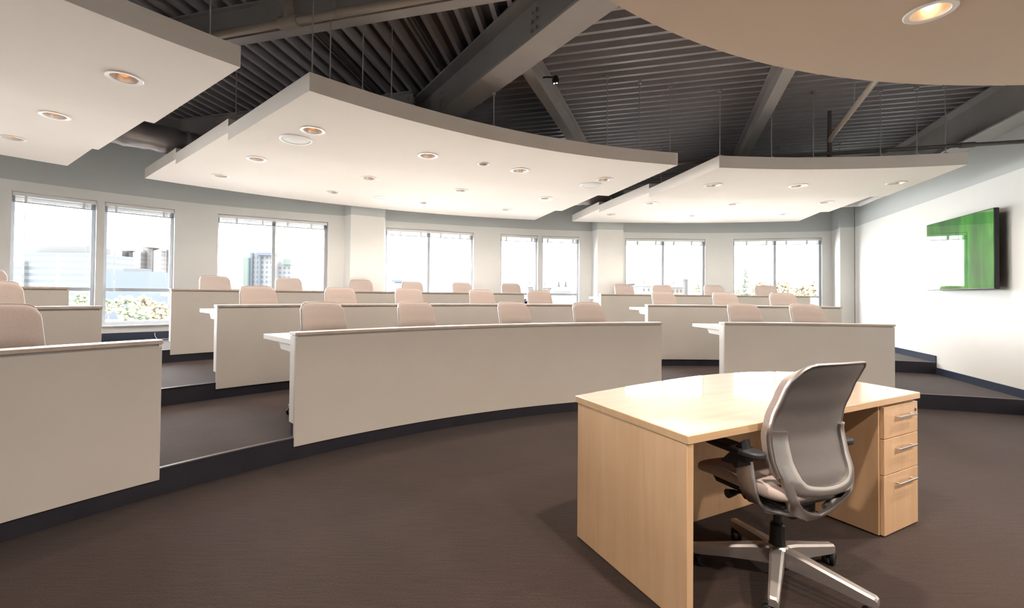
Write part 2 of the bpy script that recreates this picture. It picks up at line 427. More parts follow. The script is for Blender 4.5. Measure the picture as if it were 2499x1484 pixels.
# ------------------------------------------------------------------ roof deck and steel
def NL(ang, N):                                         # line at signed distance N with direction ang
    d = Vector((math.cos(R_(ang)), math.sin(R_(ang)))); n = Vector((-d.y, d.x)); return n * N, d
def clip(o, d, planes, rad=12.35):
    t0, t1 = -40.0, 40.0
    C0 = Vector((CX, CY)); w = o - C0; b = w.dot(d); c = w.dot(w) - rad * rad; disc = b * b - c
    if disc <= 0: return None
    t0, t1 = max(t0, -b - math.sqrt(disc)), min(t1, -b + math.sqrt(disc))
    for n, k in planes:                                 # keep n.p <= k
        nd = n.dot(d); r = k - n.dot(o)
        if abs(nd) < 1e-9:
            if r < 0: return None
        elif nd > 0: t1 = min(t1, r / nd)
        else: t0 = max(t0, r / nd)
    return (o + d * t0, o + d * t1) if t1 - t0 > .05 else None
n1 = Vector((-math.sin(R_(121)), math.cos(R_(121)))); NG1 = -2.19
room = [(Vector((0, -1)), 3.8)]
ck = MB()
outline = [P(12.4, a) for a in range(64, 176, 4)] + [Vector((-9, -4)), Vector((6, -4))]
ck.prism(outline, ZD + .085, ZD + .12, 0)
def ribs(ang, pitch, side, n0, n1_):
    k = n0
    while k < n1_:
        o, d = NL(ang, k); pl = list(room) + [(n1 * side, NG1 * side)]
        r = clip(o, d, pl)
        if r:
            p, q = r; w = Vector((-d.y, d.x))
            lo, hi = .020, .034
            vs = []
            for e in (p, q):
                for (x, z) in ((-lo, ZD), (lo, ZD), (hi, ZD + .09), (-hi, ZD + .09)):
                    vs.append((e.x + w.x * x, e.y + w.y * x, z))
            ck.add(vs, [(0, 1, 5, 4), (1, 2, 6, 5), (3, 0, 4, 7), (0, 3, 2, 1), (4, 5, 6, 7)], 1)
        k += pitch
ribs(-15.2, .152, 1, -6.0, 12.5)
ribs(78.5, .152, -1, -4.0, 13.5)
struct(ck.build('ceiling', ['deckpan_shaded', 'deck'], angle=20))

def ibeam(name, label, ang, N, s0, s1, z0, z1, bf, tf=.014, tw=.012, plates=()):
    z1 -= .0015
    o, d = NL(ang, N); w = Vector((-d.y, d.x)); p, q = o + d * s0, o + d * s1; mid = (p + q) / 2
    t = thing(name, label, 'beam', (mid.x, mid.y, z0)); base = (mid.x, mid.y, z0)
    def slab(x0, x1, a0, a1, nm):
        b = MB(); b.prism([p + w * x0, q + w * x0, q + w * x1, p + w * x1], a0, a1); return b.build(nm, 'steel', t, base, .002)
    slab(-bf / 2, bf / 2, z0, z0 + tf, 'bottom_flange'); slab(-tw / 2, tw / 2, z0 + tf, z1 - tf, 'web'); slab(-bf / 2, bf / 2, z1 - tf, z1, 'top_flange')
    for s in plates:
        c = o + d * s
        for i in range(4):
            for j in (-.03, .03):
                for sd in (1, -1):
                    c2 = c + d * j + w * sd * (tw / 2 + .006)
                    b = MB(); b.lathe([(0.0001, -.012), (.013, -.012), (.013, .012), (.0001, .012)], (c2.x, c2.y, z0 + (z1 - z0) * (.24 + .17 * i)), 6)
                    b.build('bolt', 'steel', t, base)
    return t
ibeam('steel_girder', 'deep grey steel girder running diagonally above the middle desks', 121, -2.19, -1.6, 8.3, 3.2, ZD, .27, .022, .016, (2.9, 4.62))
ibeam('steel_beam', 'slim grey steel beam beside the beige pipe at the upper left', 164.4, -3.07, .33, 7.6, 3.335, ZD, .10, plates=(1.2,))
ibeam('steel_beam', 'grey steel beam rising left of centre from the deep girder', 67.5, 1.285, 3.97, 11.3, 3.345, ZD, .11)
ibeam('steel_beam', 'grey steel beam at right of centre, cut off by the front ceiling panel', 67.8, -1.01, 2.2, 11.6, 3.345, ZD, .115)
ibeam('wall_beam', 'deep grey steel beam running along the top of the right wall', AW, -3.585, -2.4, 11.0, 3.15, ZD, .26, .02, .016)
ibeam('steel_beam', 'short pale steel beam bolted to the girder above the middle ceiling panel', 164.4, -4.89, 2.27, 6.6, 3.35, ZD, .10, plates=(2.3,))
def chord(name, label, a0, a1, r0, r1, z0, z1):
    base = P(r0, (a0 + a1) / 2, z0); t = thing(name, label, 'beam', base)
    for x0, x1, h0, h1, nm in ((-.07, .07, z0, z0 + .014, 'bottom_flange'), (-.006, .006, z0 + .014, z1 - .014, 'web'), (-.07, .07, z1 - .014, z1, 'top_flange')):
        b = MB(); b.ring(r0 + x0, r0 + x1, a0, a1, h0, h1, 0, 1.0); b.build(nm, 'steel', t, base)
chord('perimeter_beam', 'pale steel beam behind the wrapped duct in the left ceiling gap', 121.6, 158, 10.95, 10.95, 3.30, ZD)
chord('perimeter_beam', 'steel beam behind the duct in the gap between middle and right ceiling panels', 95.5, 116.5, 11.2, 11.2, 3.30, ZD)

# insulated duct that follows the window wall
def duct(a0, a1, label):
    t = thing('insulated_duct', label, 'duct', P(10.42, (a0 + a1) / 2, 3.155)); base = t.location
    m = MB(); pts, rs = [], []
    n = int((a1 - a0) / .35)
    for i in range(n + 1):
        a = a0 + (a1 - a0) * i / n
        pts.append(P(10.42, a, 3.155)); rs.append(.165 + .006 * math.sin(i * .9) + .006 * math.sin(i * 2.3 + 1) - (.012 if i % 17 in (0, 1) else 0))
    m.tube(pts, rs, 22); m.build('duct_wrap', 'duct', t, base, angle=60)
    for i in range(0, n, 17):
        m = MB(); a = a0 + (a1 - a0) * i / n; m.tube([P(10.42, a - .12, 3.155), P(10.42, a + .12, 3.155)], .166, 22)
        m.build('duct_band', 'rod', t, base)
duct(122.4, 160, 'silver wrapped air duct seen between left and middle ceiling panels')
duct(95.8, 102.0, 'silver wrapped air duct behind the gap at the middle panel\'s right end')

# ------------------------------------------------------------------ ceiling panels, downlights, speakers
ZB = (2.697, 2.772, 2.832); TH = 0.137
RB = (6.72, 8.34, 10.0, 11.42)
RODS_FRONT = {'M': (133.6, 132.44, 130.2, 128.06, 119.3, 107.9, 104.5, 101.3), 'R': (96.1, 90.9, 86.9, 80.9, 77.9, 75.65), 'L': (139.25, 148, 156)}
RODS_BACK = {'M': (133.5, 126, 118, 110, 103), 'R': (94, 88, 82, 76.5), 'L': (140.5, 149, 157)}
def panel(name, label, r0, r1, a0, a1, zb, holes, rods, rodr, paint='cloud'):
    mid = P((r0 + r1) / 2, ((a0 if not isinstance(a0, tuple) else a0[0]) + (a1 if not isinstance(a1, tuple) else a1[0])) / 2, zb)
    t = thing(name, label, 'ceiling panel', mid)
    m = MB(); m.ring(r0, r1, a0, a1, zb, zb + TH, 0, 1.0); o = m.build('slab', paint, t, mid)
    if holes:
        c = MB()
        for (x, y, r, dep) in holes: c.lathe([(r, -.05), (r, dep)], (x, y, zb), 24)
        co = c.build('cut', paint, t, mid)
        bo = o.modifiers.new('b', 'BOOLEAN'); bo.operation = 'DIFFERENCE'; bo.solver = 'EXACT'; bo.object = co
        bpy.context.view_layer.update()
        me = bpy.data.meshes.new_from_object(o.evaluated_get(bpy.context.evaluated_depsgraph_get()))
        o.modifiers.clear(); o.data = me; me.polygons.foreach_set('use_smooth', [True] * len(me.polygons)); me.set_sharp_from_angle(angle=R_(30))
        bpy.data.objects.remove(co, do_unlink=True)
    for i, a in enumerate(rods):
        b = MB(); p = P(rodr, a)
        n1_ = Vector((-math.sin(R_(121)), math.cos(R_(121)))); zt_ = 3.185 if abs(p.dot(n1_) + 2.19) < .16 else ZD
        b.tube([(p.x, p.y, zb + TH - .002), (p.x, p.y, zt_ - .001)], .0055, 6)
        b.box((p.x, p.y, zt_ - .017), (.035, .035, .03)); b.box((p.x, p.y, zb + TH + .012), (.03, .03, .03))
        b.build('hanger_rod', 'rod', t, mid)
    return t
RING = 0.105
SPOTW = 18.0
ORD = ['first', 'second', 'third', 'fourth']
TIER = ['low front', 'middle', 'high rear']
BLOCK = {'L': 'left', 'M': 'middle', 'R': 'right'}
def light_proto():
    t = thing('downlight', '', 'downlight')
    m = MB(); m.lathe([(.079, -.001), (.0815, -.006), (RING, -.007), (RING + .004, -.004), (RING + .004, -.0005), (.080, -.0005), (.079, -.001)], (0, 0, 0), 32, cap=False); m.build('trim_ring', 'white', t)
    m = MB(); m.lathe([(.079, -.001), (.074, .03), (.062, .06), (.048, .085), (.05, .086), (.064, .061), (.076, .03), (.0795, -.0005), (.079, -.001)], (0, 0, 0), 28, cap=False)
    m.build('reflector', 'lampcone', t)
    m = MB(); m.lathe([(.0001, .008), (.016, .012), (.030, .026), (.034, .045), (.028, .07), (.02, .083), (.0001, .083)], (0, 0, 0), 20); m.build('bulb', 'lamp', t)
    return t
LP = light_proto()
lp_used = False
def spot(parent, w, size=150, col_=(1.0, 0.85, 0.72)):
    li = bpy.data.lights.new('downlight_glow', 'SPOT'); li.energy = w; li.color = col_; li.spot_size = R_(size); li.spot_blend = 1.0; li.shadow_soft_size = .05
    lo = bpy.data.objects.new('downlight_glow', li); col.objects.link(lo); lo.parent = parent; lo.location = (0, 0, -.015)
def downlight(x, y, z, label, w=SPOTW, hot=False, group='recessed downlights'):
    global lp_used
    if not lp_used: t = LP; lp_used = True
    else: t = copy_tree(LP)
    t.location = (x, y, z); t['label'] = label; t['group'] = group
    if hot:
        for c in t.children:
            if c.name.startswith('bulb'):
                c.data = c.data.copy(); c.data.materials[0] = M['lamphot']
    t['_w'] = w
    return t
def speaker(x, y, z, label, r=.145):
    t = thing('ceiling_speaker', label, 'speaker', (x, y, z), 0, 'round ceiling speakers')
    m = MB(); m.lathe([(r - .016, -.001), (r - .014, -.008), (r, -.006), (r + .003, -.0005), (r - .016, -.0005), (r - .016, -.001)], (x, y, z), 36, cap=False); m.build('rim', 'white', t, (x, y, z))
    m = MB(); m.lathe([(.0001, -.007), (r * .6, -.006), (r - .017, -.003), (r - .017, -.0008), (.0001, -.0008)], (x, y, z), 32); m.build('grille', 'grille', t, (x, y, z))
ENDS = {'M': ((100.85, 101.1, 101.62, 101.9), (134.0, 134.75, 135.42, 135.86)), 'R': ((74.35, 74.0, 74.3, 74.2), (96.55, 96.75, 97.55, 97.75)), 'L': ((137.9, 138.75, 139.5, 139.9), (160, 160, 160, 160))}
LA = {'M': (131.4, 122.35, 113.6, 104.8), 'R': (93.4, 85.0, 76.5), 'L': (141.5, 150.3)}
LAJ = {'M': (0, .7, .8, 1.3), 'R': (0, .65, .9), 'L': (0, .8, 1.4)}
LR = (7.495, 9.06, 10.48)
lights = []
for b in 'LMR':
    for k in range(3):
        e0, e1 = ENDS[b]
        holes = []; z = ZB[k]
        angs = LA[b]
        DA = {'M': ((131.30, 122.29, 113.57, 104.73), (131.67, 123.08, 114.51, 105.68), (132.09, 123.64, 115.25, 106.66)),
              'R': ((93.31, 84.89, 76.30), (94.30, 85.62, 76.92), (95.20, 86.32, 77.39)), 'L': ((141.51, 150.4), (142.32, 151.2), (142.88, 151.8))}[b][k]
        for i, a in enumerate(DA):
            p = P(LR[k], a); holes.append((p.x, p.y, .0805, .1)); lights.append((p.x, p.y, z, 'recessed downlight, %s from left in %s tier of %s ceiling panels' % (ORD[i], TIER[k], BLOCK[b]), SPOTW, False))
        if b == 'M' and k == 0:
            p = P(7.453, 117.32); holes.append((p.x, p.y, .052, .06)); sensor_at = (p.x, p.y, z)
        panel('ceiling_panel', 'white curved ceiling panel hung over the %s desks, %s tier' % (BLOCK[b], TIER[k]), RB[k], RB[k + 1], (e0[k], e0[k + 1]), (e1[k], e1[k + 1]), z, holes,
              RODS_FRONT[b] if k == 0 else RODS_BACK[b], RB[k] + (.07, .45, 1.15)[k])
pf = P(4.088, 105.09)
front_lights = [(4.088, 105.09), (4.088, 126), (4.088, 147), (4.088, 84), (2.3, 95), (2.3, 130)]  # first is the visible lamp; the rest are added as front fill
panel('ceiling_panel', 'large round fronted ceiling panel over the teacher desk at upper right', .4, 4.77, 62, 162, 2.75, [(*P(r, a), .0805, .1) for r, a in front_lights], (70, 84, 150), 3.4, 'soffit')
for i, (r, a) in enumerate(front_lights):
    p = P(r, a)
    lab = 'bright recessed downlight in the front ceiling panel, top right of the view' if i == 0 else 'added fill downlight of the round fronted ceiling panel, ' + ('', 'second', 'third', 'fourth', 'fifth', 'sixth')[i] + ' and out of view'
    lights.append((p.x, p.y, 2.75, lab, 36.0 if i == 0 else 125.0, i == 0))
for l in lights: spot(downlight(*l), l[4])
for o in list(bpy.data.objects):
    if '_w' in o.keys(): del o['_w']
p = P(7.85, 131.49); speaker(p.x, p.y, ZB[0], 'round white ceiling speaker beside the first downlight of the middle panel')
p = P(7.81, 104.86); speaker(p.x, p.y, ZB[0], 'round white ceiling speaker near the right end of the middle panel')
p = P(10.42, 119.54); speaker(p.x, p.y, ZB[2], 'small round speaker in the high rear tier of the middle panels', .12)
x, y, z = sensor_at
t = thing('ceiling_sensor', 'small round recessed sensor between two downlights of the middle front tier', 'sensor', (x, y, z))
m = MB(); m.lathe([(.05, -.001), (.054, -.008), (.066, -.006), (.068, -.0005), (.05, -.0005), (.05, -.001)], (x, y, z), 28, cap=False); m.build('rim', 'white', t, (x, y, z))
m = MB(); m.lathe([(.0001, .03), (.049, .03), (.049, .036), (.0001, .036)], (x, y, z), 24); m.build('lens', 'darkpipe', t, (x, y, z))

# pipes, small ceiling fittings
def pipe_beige():
    o, d = NL(-15.6, 2.94); z = 3.335
    p, q = o + d * -6.0, o + d * -.25; c = o + d * -2.42
    base = (c.x, c.y, z); t = thing('sprinkler_pipe', 'thick beige sprinkler pipe running beside the upper left steel beam', 'pipe', base)
    m = MB(); m.tube([(p.x, p.y, z), (q.x, q.y, z)], .033, 16); m.build('main_run', 'pipe', t, base)
    m = MB(); a, b2 = c - d * .085, c + d * .085
    m.tube([(a.x, a.y, z), (a.x + d.x * .02, a.y + d.y * .02, z), (b2.x - d.x * .02, b2.y - d.y * .02, z), (b2.x, b2.y, z)], [.044, .048, .048, .044], 16)
    m.tube([(c.x, c.y, z), (c.x, c.y, z + .11)], .046, 16); m.build('tee_fitting', 'pipe', t, base)
    m = MB(); m.tube([(c.x, c.y, z + .1), (c.x, c.y, ZD + .05)], .031, 14); m.build('riser', 'pipe', t, base)
    for s in (-2.0, -.5):
        h = o + d * s; m = MB()
        m.tube([(h.x, h.y, z + .03), (h.x, h.y, ZD + .04)], .006, 8)
        m.tube([(h.x - d.x * .012, h.y - d.y * .012, z), (h.x + d.x * .012, h.y + d.y * .012, z)], .037, 16)
        m.build('pipe_hanger', 'pipe', t, base)
pipe_beige()
def pipe_dark():
    a, b2 = Vector((2.0, 5.84, 2.93)), Vector((5.80, 4.80, 2.93)); z = 2.93
    d = (b2 - a).normalized(); rp = Vector((4.016, 5.30, z)); s = (rp - a).dot(d); rp = a + d * s
    base = tuple(rp); t = thing('sprinkler_pipe', 'dark sprinkler pipe crossing above the right ceiling panel to the right wall', 'pipe', base)
    m = MB(); m.tube([a, b2], .021, 12); m.build('main_run', 'darkpipe', t, base)
    m = MB(); m.tube([rp + Vector((0, 0, -.035)), rp + Vector((0, 0, .5))], [.026, .022], 12); m.build('riser', 'darkpipe', t, base)
    e = Vector((3.31, 3.84, 3.09)); e2 = e + (e - (rp + Vector((0, 0, .14)))).normalized() * 1.4
    m = MB(); m.tube([rp + Vector((0, 0, .14)), rp + Vector((-.06, -.10, .15)), e2], [.02, .024, .026], 12); m.build('branch_run', 'pipe', t, base)
    cp = a + d * ((Vector((5.25, 4.9, z)) - a).dot(d)); m = MB(); m.tube([cp - d * .07, cp - d * .05, cp + d * .05, cp + d * .07], [.027, .031, .031, .027], 14); m.build('coupling', 'darkpipe', t, base)
    h = rp * .38 + (Vector((*e.xy, 3.085))) * .62
    m = MB(); m.tube([(h.x, h.y, 3.09), (h.x, h.y, ZD + .03)], .005, 6); m.build('pipe_hanger', 'rod', t, base)
pipe_dark()
for N, lab in ((2.34, 'thin conduit pair running along the roof ribs above the middle panel'), (1.42, 'thin conduit pair running along the roof ribs near the deep girder')):
    o, d = NL(78.5, N); s0, s1 = (3.4, 5.5) if N > 2 else (3.4, 4.5)
    t = thing('conduit', lab, 'conduit', (*(o + d * ((s0 + s1) / 2)), ZD - .02))
    for k in (-.02, .025):
        w = Vector((-d.y, d.x)) * k; p, q = o + d * s0 + w, o + d * s1 + w
        m = MB(); m.tube([(p.x, p.y, ZD - .012), (q.x, q.y, ZD - .012)], .009, 8); m.build('tube', 'darkpipe', t, t.location)
t = thing('twin_lamp', 'tiny dark fitting with two bright lenses beside the left steel beam', 'lamp', (.69, 4.57, 3.42))
m = MB(); m.lathe([(.0001, -.03), (.032, -.03), (.036, 0), (.025, .04), (.0001, .05)], (.69, 4.57, 3.42), 16); m.tube([(.69, 4.57, 3.45), (.60, 4.607, 3.47), (.57, 4.62, 3.47)], .008, 8); m.build('housing', 'black', t, t.location)
for k in (-.013, .013):
    m = MB(); m.lathe([(.0001, -.036), (.008, -.034), (.010, -.028), (.0001, -.028)], (.69 + k, 4.57 - k * .4, 3.42), 10); m.build('lens', 'lens', t, t.location)
# return air box beside the right panels
q = P(10.25, 71.6); t = thing('air_vent', 'white framed air vent between the right ceiling panel and the right wall', 'vent', (q.x, q.y, 2.99))
m = MB()
for (r0, r1, a0, a1) in ((9.55, 9.60, 70.2, 73.3), (10.75, 10.8, 70.0, 73.3), (9.6, 10.75, 70.0, 70.3), (9.6, 10.75, 73.0, 73.3)): m.ring(r0, r1, a0, a1, 2.98, 3.05, 0, 1.0)
m.build('vent_frame', 'white', t, t.location)
m = MB()
for i in range(14): m.ring(9.62 + i * .08, 9.65 + i * .08, 70.3, 73.0, 3.02, 3.04, 0, 1.0)
m.build('vent_grille', 'deck', t, t.location)

# ------------------------------------------------------------------ curved lecture desks
ROWN = ['front', 'second', 'back']
SECT = {'L': ((140.85, 156.0), (140.57, 158.4), (140.35, 160.2)), 'M': ((101.5, 134.0), (103.35, 134.66), (104.7, 135.04)), 'R': ((79.2, 95.0), (76.8, 95.8), (75.0, 96.3))}
def desk(row, block):
    a0, a1 = SECT[block][row]; r = RD[row]; z0 = row * T; z1 = z0 + T
    mid = P(r + .05, (a0 + a1) / 2, z1)
    t = thing('lecture_desk', 'long curved beige lecture desk in the %s row of the %s block' % (ROWN[row], BLOCK[block]), 'desk', mid, 0, 'curved lecture desks')
    zt = z0 + HC; e = math.degrees(.016 / r)
    m = MB(); m.ring(r, r + .02, a0, a1, z0 + PB, zt - .036, 0, .9); m.build('front_panel', 'laminate', t, mid, .0015)
    m = MB(); m.ring(r + .021, r + .10, a0 + e, a1 - e, z1 + .10, zt - .024, 0, 1.2); m.build('core_wall', 'white', t, mid)
    for s, aa in ((0, a0), (1, a1)):
        x0, x1 = (aa, aa + e) if s == 0 else (aa - e, aa)
        m = MB(); m.ring(r + .0205, r + .102, x0, x1, z1 + .10, zt - .026, 0); m.build('end_panel', 'white', t, mid, .0015)
        m = MB(); m.ring(r + .002, r + .0205, x0, x1, zt - .0355, zt - .024, 0); m.build('end_block', 'white', t, mid)
    m = MB(); m.ring(r + .02, r + .095, a0 + .1, a1 - .1, z1 + .0005, z1 + .10, 0, 1.2); m.build('kick_base', 'skirt', t, mid)
    m = MB(); m.ring(r + .012, r + .03, a0 + e, a1 - e, zt - .036, zt - .022, 0, 1.2); m.build('reveal_strip', 'reveal', t, mid)
    o = .25 / r
    m = MB(); m.ring(r - .008, r + .106, a0 - o, a1 + o, zt - .022, zt, 0, .9, mtop=1, mend=1); m.build('ledge', ['ledge', 'ledgetop'], t, mid, .002)
    zw = z1 + .72
    m = MB(); m.ring(r + .104, r + .70, a0 + .02, a1 - .02, zw - .040, zw, 0, .9, mtop=1); m.build('worktop', ['ledgetop', 'white'], t, mid, .002)
    n = max(2, int((a1 - a0) * r * PI / 180 / 1.6))
    for i in range(n + 1):
        aa = a0 + .25 + (a1 - a0 - .5) * i / n; d = .012 / r * 57.3
        b = MB(); c0, c1 = P(r + .102, aa - d), P(r + .102, aa + d); g0, g1 = P(r + .34, aa - d), P(r + .34, aa + d); h0, h1 = P(r + .39, aa - d), P(r + .39, aa + d)
        zz = zw - .0405
        vs = [(*c0, zz - .06), (*g0, zz - .055), (*h0, zz), (*c0, zz), (*c1, zz - .06), (*g1, zz - .055), (*h1, zz), (*c1, zz)]
        b.add(vs, [(0, 1, 2, 3), (7, 6, 5, 4), (0, 4, 5, 1), (1, 5, 6, 2), (2, 6, 7, 3), (3, 7, 4, 0)])
        b.build('bracket', 'white', t, mid)
for row in range(3):
    for b in 'LMR': desk(row, b)

# ------------------------------------------------------------------ task chair
def make_chair():
    t = thing('task_chair', '', 'chair')
    def yc(z):                                          # centre line of the back, side view
        K = [(.30, -.110), (.36, -.158), (.44, -.205), (.52, -.205), (.60, -.180), (.68, -.165), (.76, -.178), (.86, -.215), (.99, -.275)]
        for (a, p), (b, q) in zip(K, K[1:]):
            if z <= b:
                u = (z - a) / (b - a); u = u * u * (3 - 2 * u) * .35 + u * .65
                return p + (q - p) * u
        return K[-1][1]
    def hw(z): return .218 - .022 * max(0, (z - .62) / .37) - .018 * max(0, (.62 - z) / .14) ** 2
    ZT, ZBK, rc = .985, .475, .065
    def outline(u, v, inset=0.0):
        x0 = u; w_t = hw(.9) - inset
        lim = 1 - rc / .21
        drop = 0.0
        if abs(u) > lim:
            k = (abs(u) - lim) / (1 - lim); drop = rc * (1 - math.sqrt(max(0, 1 - k * k)))
        zt = ZT - inset - drop - .008 * u * u; zb = ZBK + inset + drop * .8
        z = zb + (zt - zb) * v
        x = u * (hw(z) - inset)
        return x, z
    def shell(u, v):
        uu = math.sin((2 * u - 1) * PI / 2); x, z = outline(uu, v)
        y = yc(z) + .052 * (x / .22) ** 2
        return (x, y - .012, z), (x, y - .001, z)
    m = MB(); m.sheet(shell, 24, 22); m.build('back_shell', 'shell', t, angle=50)
    def pad(u, v):
        uu = math.sin((2 * u - 1) * PI / 2); x, z = outline(uu, v, .001)
        y = yc(z) + .052 * (x / .22) ** 2
        e = min(1, min(1 - abs(2 * u - 1), 1 - abs(2 * v - 1)) / .14); e = math.sqrt(max(0, 1 - (1 - e) ** 2))
        return (x, y + .001, z), (x, y + .010 + .026 * e, z)
    m = MB(); m.sheet(pad, 22, 22); m.build('back_cushion', 'fabric', t, angle=60)
    # silver rim round the shell edge
    rim = MB(); pts = []
    path = []
    for i in range(14): path.append((-1, i / 13))
    for i in range(1, 20): path.append((-1 + 2 * i / 20, 1))
    for i in range(14): path.append((1, 1 - i / 13))
    for u, v in path:
        x, z = outline(u, v, -.002); pts.append((x, yc(z) + .052 * (x / .22) ** 2 - .007, z))
    wd = [Vector((0, 1, 0))] * len(pts)
    rim.strip(pts, wd, .018, .006); rim.build('back_rim', 'silver', t, angle=50)
    # silver lower frame: side wings, cross bar and the loop below it
    def yf(x, z): return yc(z) + .052 * (x / .22) ** 2
    def band(outer, inner, name, y0=-.030, y1=-.011):
        full_o = [(-x, z) for x, z in outer] + [(x, z) for x, z in outer[-2::-1]]
        full_i = [(-x, z) for x, z in inner] + [(x, z) for x, z in inner[-2::-1]]
        n = len(full_o) - 1
        def f(u, v):
            k = u * n; i = min(int(k + 1e-6), n - 1); w = k - i
            o = Vector(full_o[i]).lerp(Vector(full_o[i + 1]), w); q = Vector(full_i[i]).lerp(Vector(full_i[i + 1]), w)
            p = o.lerp(q, v); rnd = .006 * (2 * v - 1) ** 4
            return (p.x, yf(p.x, p.y) + y0 + rnd, p.y), (p.x, yf(p.x, p.y) + y1, p.y)
        m = MB(); m.sheet(f, n * 2, 6); return m.build(name, 'silver', t, angle=40)
    hwz = lambda z: hw(z) + .003
    band([(hwz(.705), .705), (hwz(.685), .685), (hwz(.64), .64), (hwz(.59), .59), (hwz(.55), .55), (.206, .515), (.196, .488), (.172, .470), (.13, .462), (.065, .457), (0, .455)],
         [(.160, .705), (.160, .685), (.160, .64), (.157, .59), (.151, .555), (.142, .527), (.124, .508), (.100, .500), (.075, .497), (.04, .494), (0, .493)], 'back_frame')
    band([(hwz(.58), .58), (.211, .53), (.207, .485), (.198, .445), (.178, .408), (.145, .378), (.10, .352), (.05, .333), (0, .322)],
         [(.168, .58), (.166, .53), (.168, .490), (.162, .458), (.146, .430), (.118, .406), (.082, .386), (.042, .371), (0, .362)], 'back_loop')
    m = MB(); m.strip([(0, -.150, .335), (0, -.10, .345), (0, -.02, .35)], Vector((1, 0, 0)), [.07, .10, .14], .03); m.build('spine_link', 'silver', t)
    # seat
    def seat(u, v):
        a = 2 * PI * u; e = .38
        cx = math.copysign(abs(math.cos(a)) ** e, math.cos(a)); cy = math.copysign(abs(math.sin(a)) ** e, math.sin(a))
        return cx, cy
    m = MB(); nu, nv = 40, 14; b0 = len(m.v)
    for j in range(nv + 1):
        ph = -PI / 2 + PI * j / nv
        r = max(1e-4, abs(math.cos(ph))) ** .45; h = math.copysign(abs(math.sin(ph)) ** .8, math.sin(ph))
        for i in range(nu):
            cx, cy = seat(i / nu, 0); x, y = cx * .248 * r, .03 + cy * .235 * r
            z = .452 + .032 * h + (.012 * (x / .25) ** 2 if h > 0 else 0) - (.03 * max(0, (y - .12) / .145) ** 2)
            m.v.append(Vector((x, y, z)))
    for j in range(nv):
        for i in range(nu):
            i2 = (i + 1) % nu; m.f.append([j * nu + i, j * nu + i2, (j + 1) * nu + i2, (j + 1) * nu + i]); m.m.append(0)
    m.build('seat_cushion', 'fabric', t, angle=70)
    m = MB(); m.prism([(-.20, -.17), (.20, -.17), (.21, .14), (.15, .22), (-.15, .22), (-.21, .14)], .398, .424); m.build('seat_pan', 'black', t, bevel=.01)
    m = MB(); m.prism([(-.075, -.12), (.075, -.12), (.085, .10), (.05, .15), (-.05, .15), (-.085, .10)], .315, .397); m.build('tilt_mechanism', 'black', t, bevel=.012)
    for s in (-1, 1):
        m = MB(); m.tube([(s * .08, .06, .37), (s * .19, .07, .372)], .008, 8); m.tube([(s * .17, .07, .372), (s * .215, .072, .372)], [.012, .02], 10); m.build('lever', 'black', t)
    # arms
    for s in (-1, 1):
        m = MB()
        m.strip([(s * .272, -.058, .57), (s * .275, -.066, .51), (s * .270, -.074, .455), (s * .248, -.084, .410), (s * .212, -.10, .384), (s * .14, -.138, .372), (s * .06, -.160, .366)],
                [Vector((0, 1, 0))] * 4 + [Vector((0, .8, .6))] + [Vector((0, .2, 1))] * 2, [.070, .078, .076, .060, .040, .032, .032], [.022, .022, .022, .020, .018, .016, .016])
        arm = m.build('arm_post', 'silver', t, angle=45)
        m = MB(); m.strip([(s * .272, -.058, .545), (s * .272, -.045, .570), (s * .272, -.015, .597)], Vector((0, 1, 0)), [.080, .10, .17], [.034, .042, .052]); m.build('arm_sleeve', 'armblack', arm)
        m = MB(); nu = 28
        pr = []
        for k in range(nu):
            a = 2 * PI * k / nu; e = .55
            px = math.copysign(abs(math.cos(a)) ** e, math.cos(a)) * .045; py = math.copysign(abs(math.sin(a)) ** e, math.sin(a)) * .135
            ca, sa = math.cos(s * R_(8)), math.sin(s * R_(8)); pr.append((s * .270 + px, -.005 + py))
        m.prism(pr, .595, .622); m.build('arm_pad', 'armblack', arm, bevel=.008)
    # pedestal
    m = MB(); m.lathe([(.0001, .315), (.017, .315), (.017, .235), (.0001, .235)][::-1], (0, 0, 0), 18); m.build('gas_piston', 'black', t)
    m = MB(); m.lathe([(.0001, .128), (.032, .128), (.029, .235), (.022, .243), (.0001, .243)], (0, 0, 0), 20); m.build('gas_cylinder', 'black', t)
    m = MB(); m.lathe([(.0001, .07), (.045, .07), (.050, .10), (.046, .140), (.036, .150), (.0001, .150)], (0, 0, 0), 24); m.build('hub', 'alu', t)
    for k in range(5):
        a = R_(BASEROT + 72 * k); d = Vector((math.cos(a), math.sin(a), 0)); w = Vector((-d.y, d.x, 0))
        m = MB(); st = [(.030, .056, .072, .145), (.09, .052, .072, .140), (.20, .045, .068, .120), (.315, .038, .058, .100), (.338, .037, .058, .097), (.347, .030, .062, .090)]
        b0 = 0
        for r, hwid, zlo, zhi in st:
            c = d * r; hw_ = hwid / 2
            for (x, z) in ((-hw_, zlo), (hw_, zlo), (hw_, zhi - .008), (hw_ * .62, zhi), (-hw_ * .62, zhi), (-hw_, zhi - .008)):
                m.v.append(c + w * x + Vector((0, 0, z)))
        for i in range(len(st) - 1):
            for j in range(6):
                j2 = (j + 1) % 6; m.f.append([i * 6 + j, i * 6 + j2, (i + 1) * 6 + j2, (i + 1) * 6 + j]); m.m.append(0)
        m.f.append([0, 1, 2, 3, 4, 5]); m.m.append(0); m.f.append([(len(st) - 1) * 6 + j for j in range(6)]); m.m.append(0)
        leg = m.build('base_leg', 'alu', t, angle=30)
        m = MB(); c = d * .322
        ca = a + 1.1 + k; wd = Vector((math.cos(ca), math.sin(ca), 0)); tr = Vector((-wd.y, wd.x, 0)) * .012
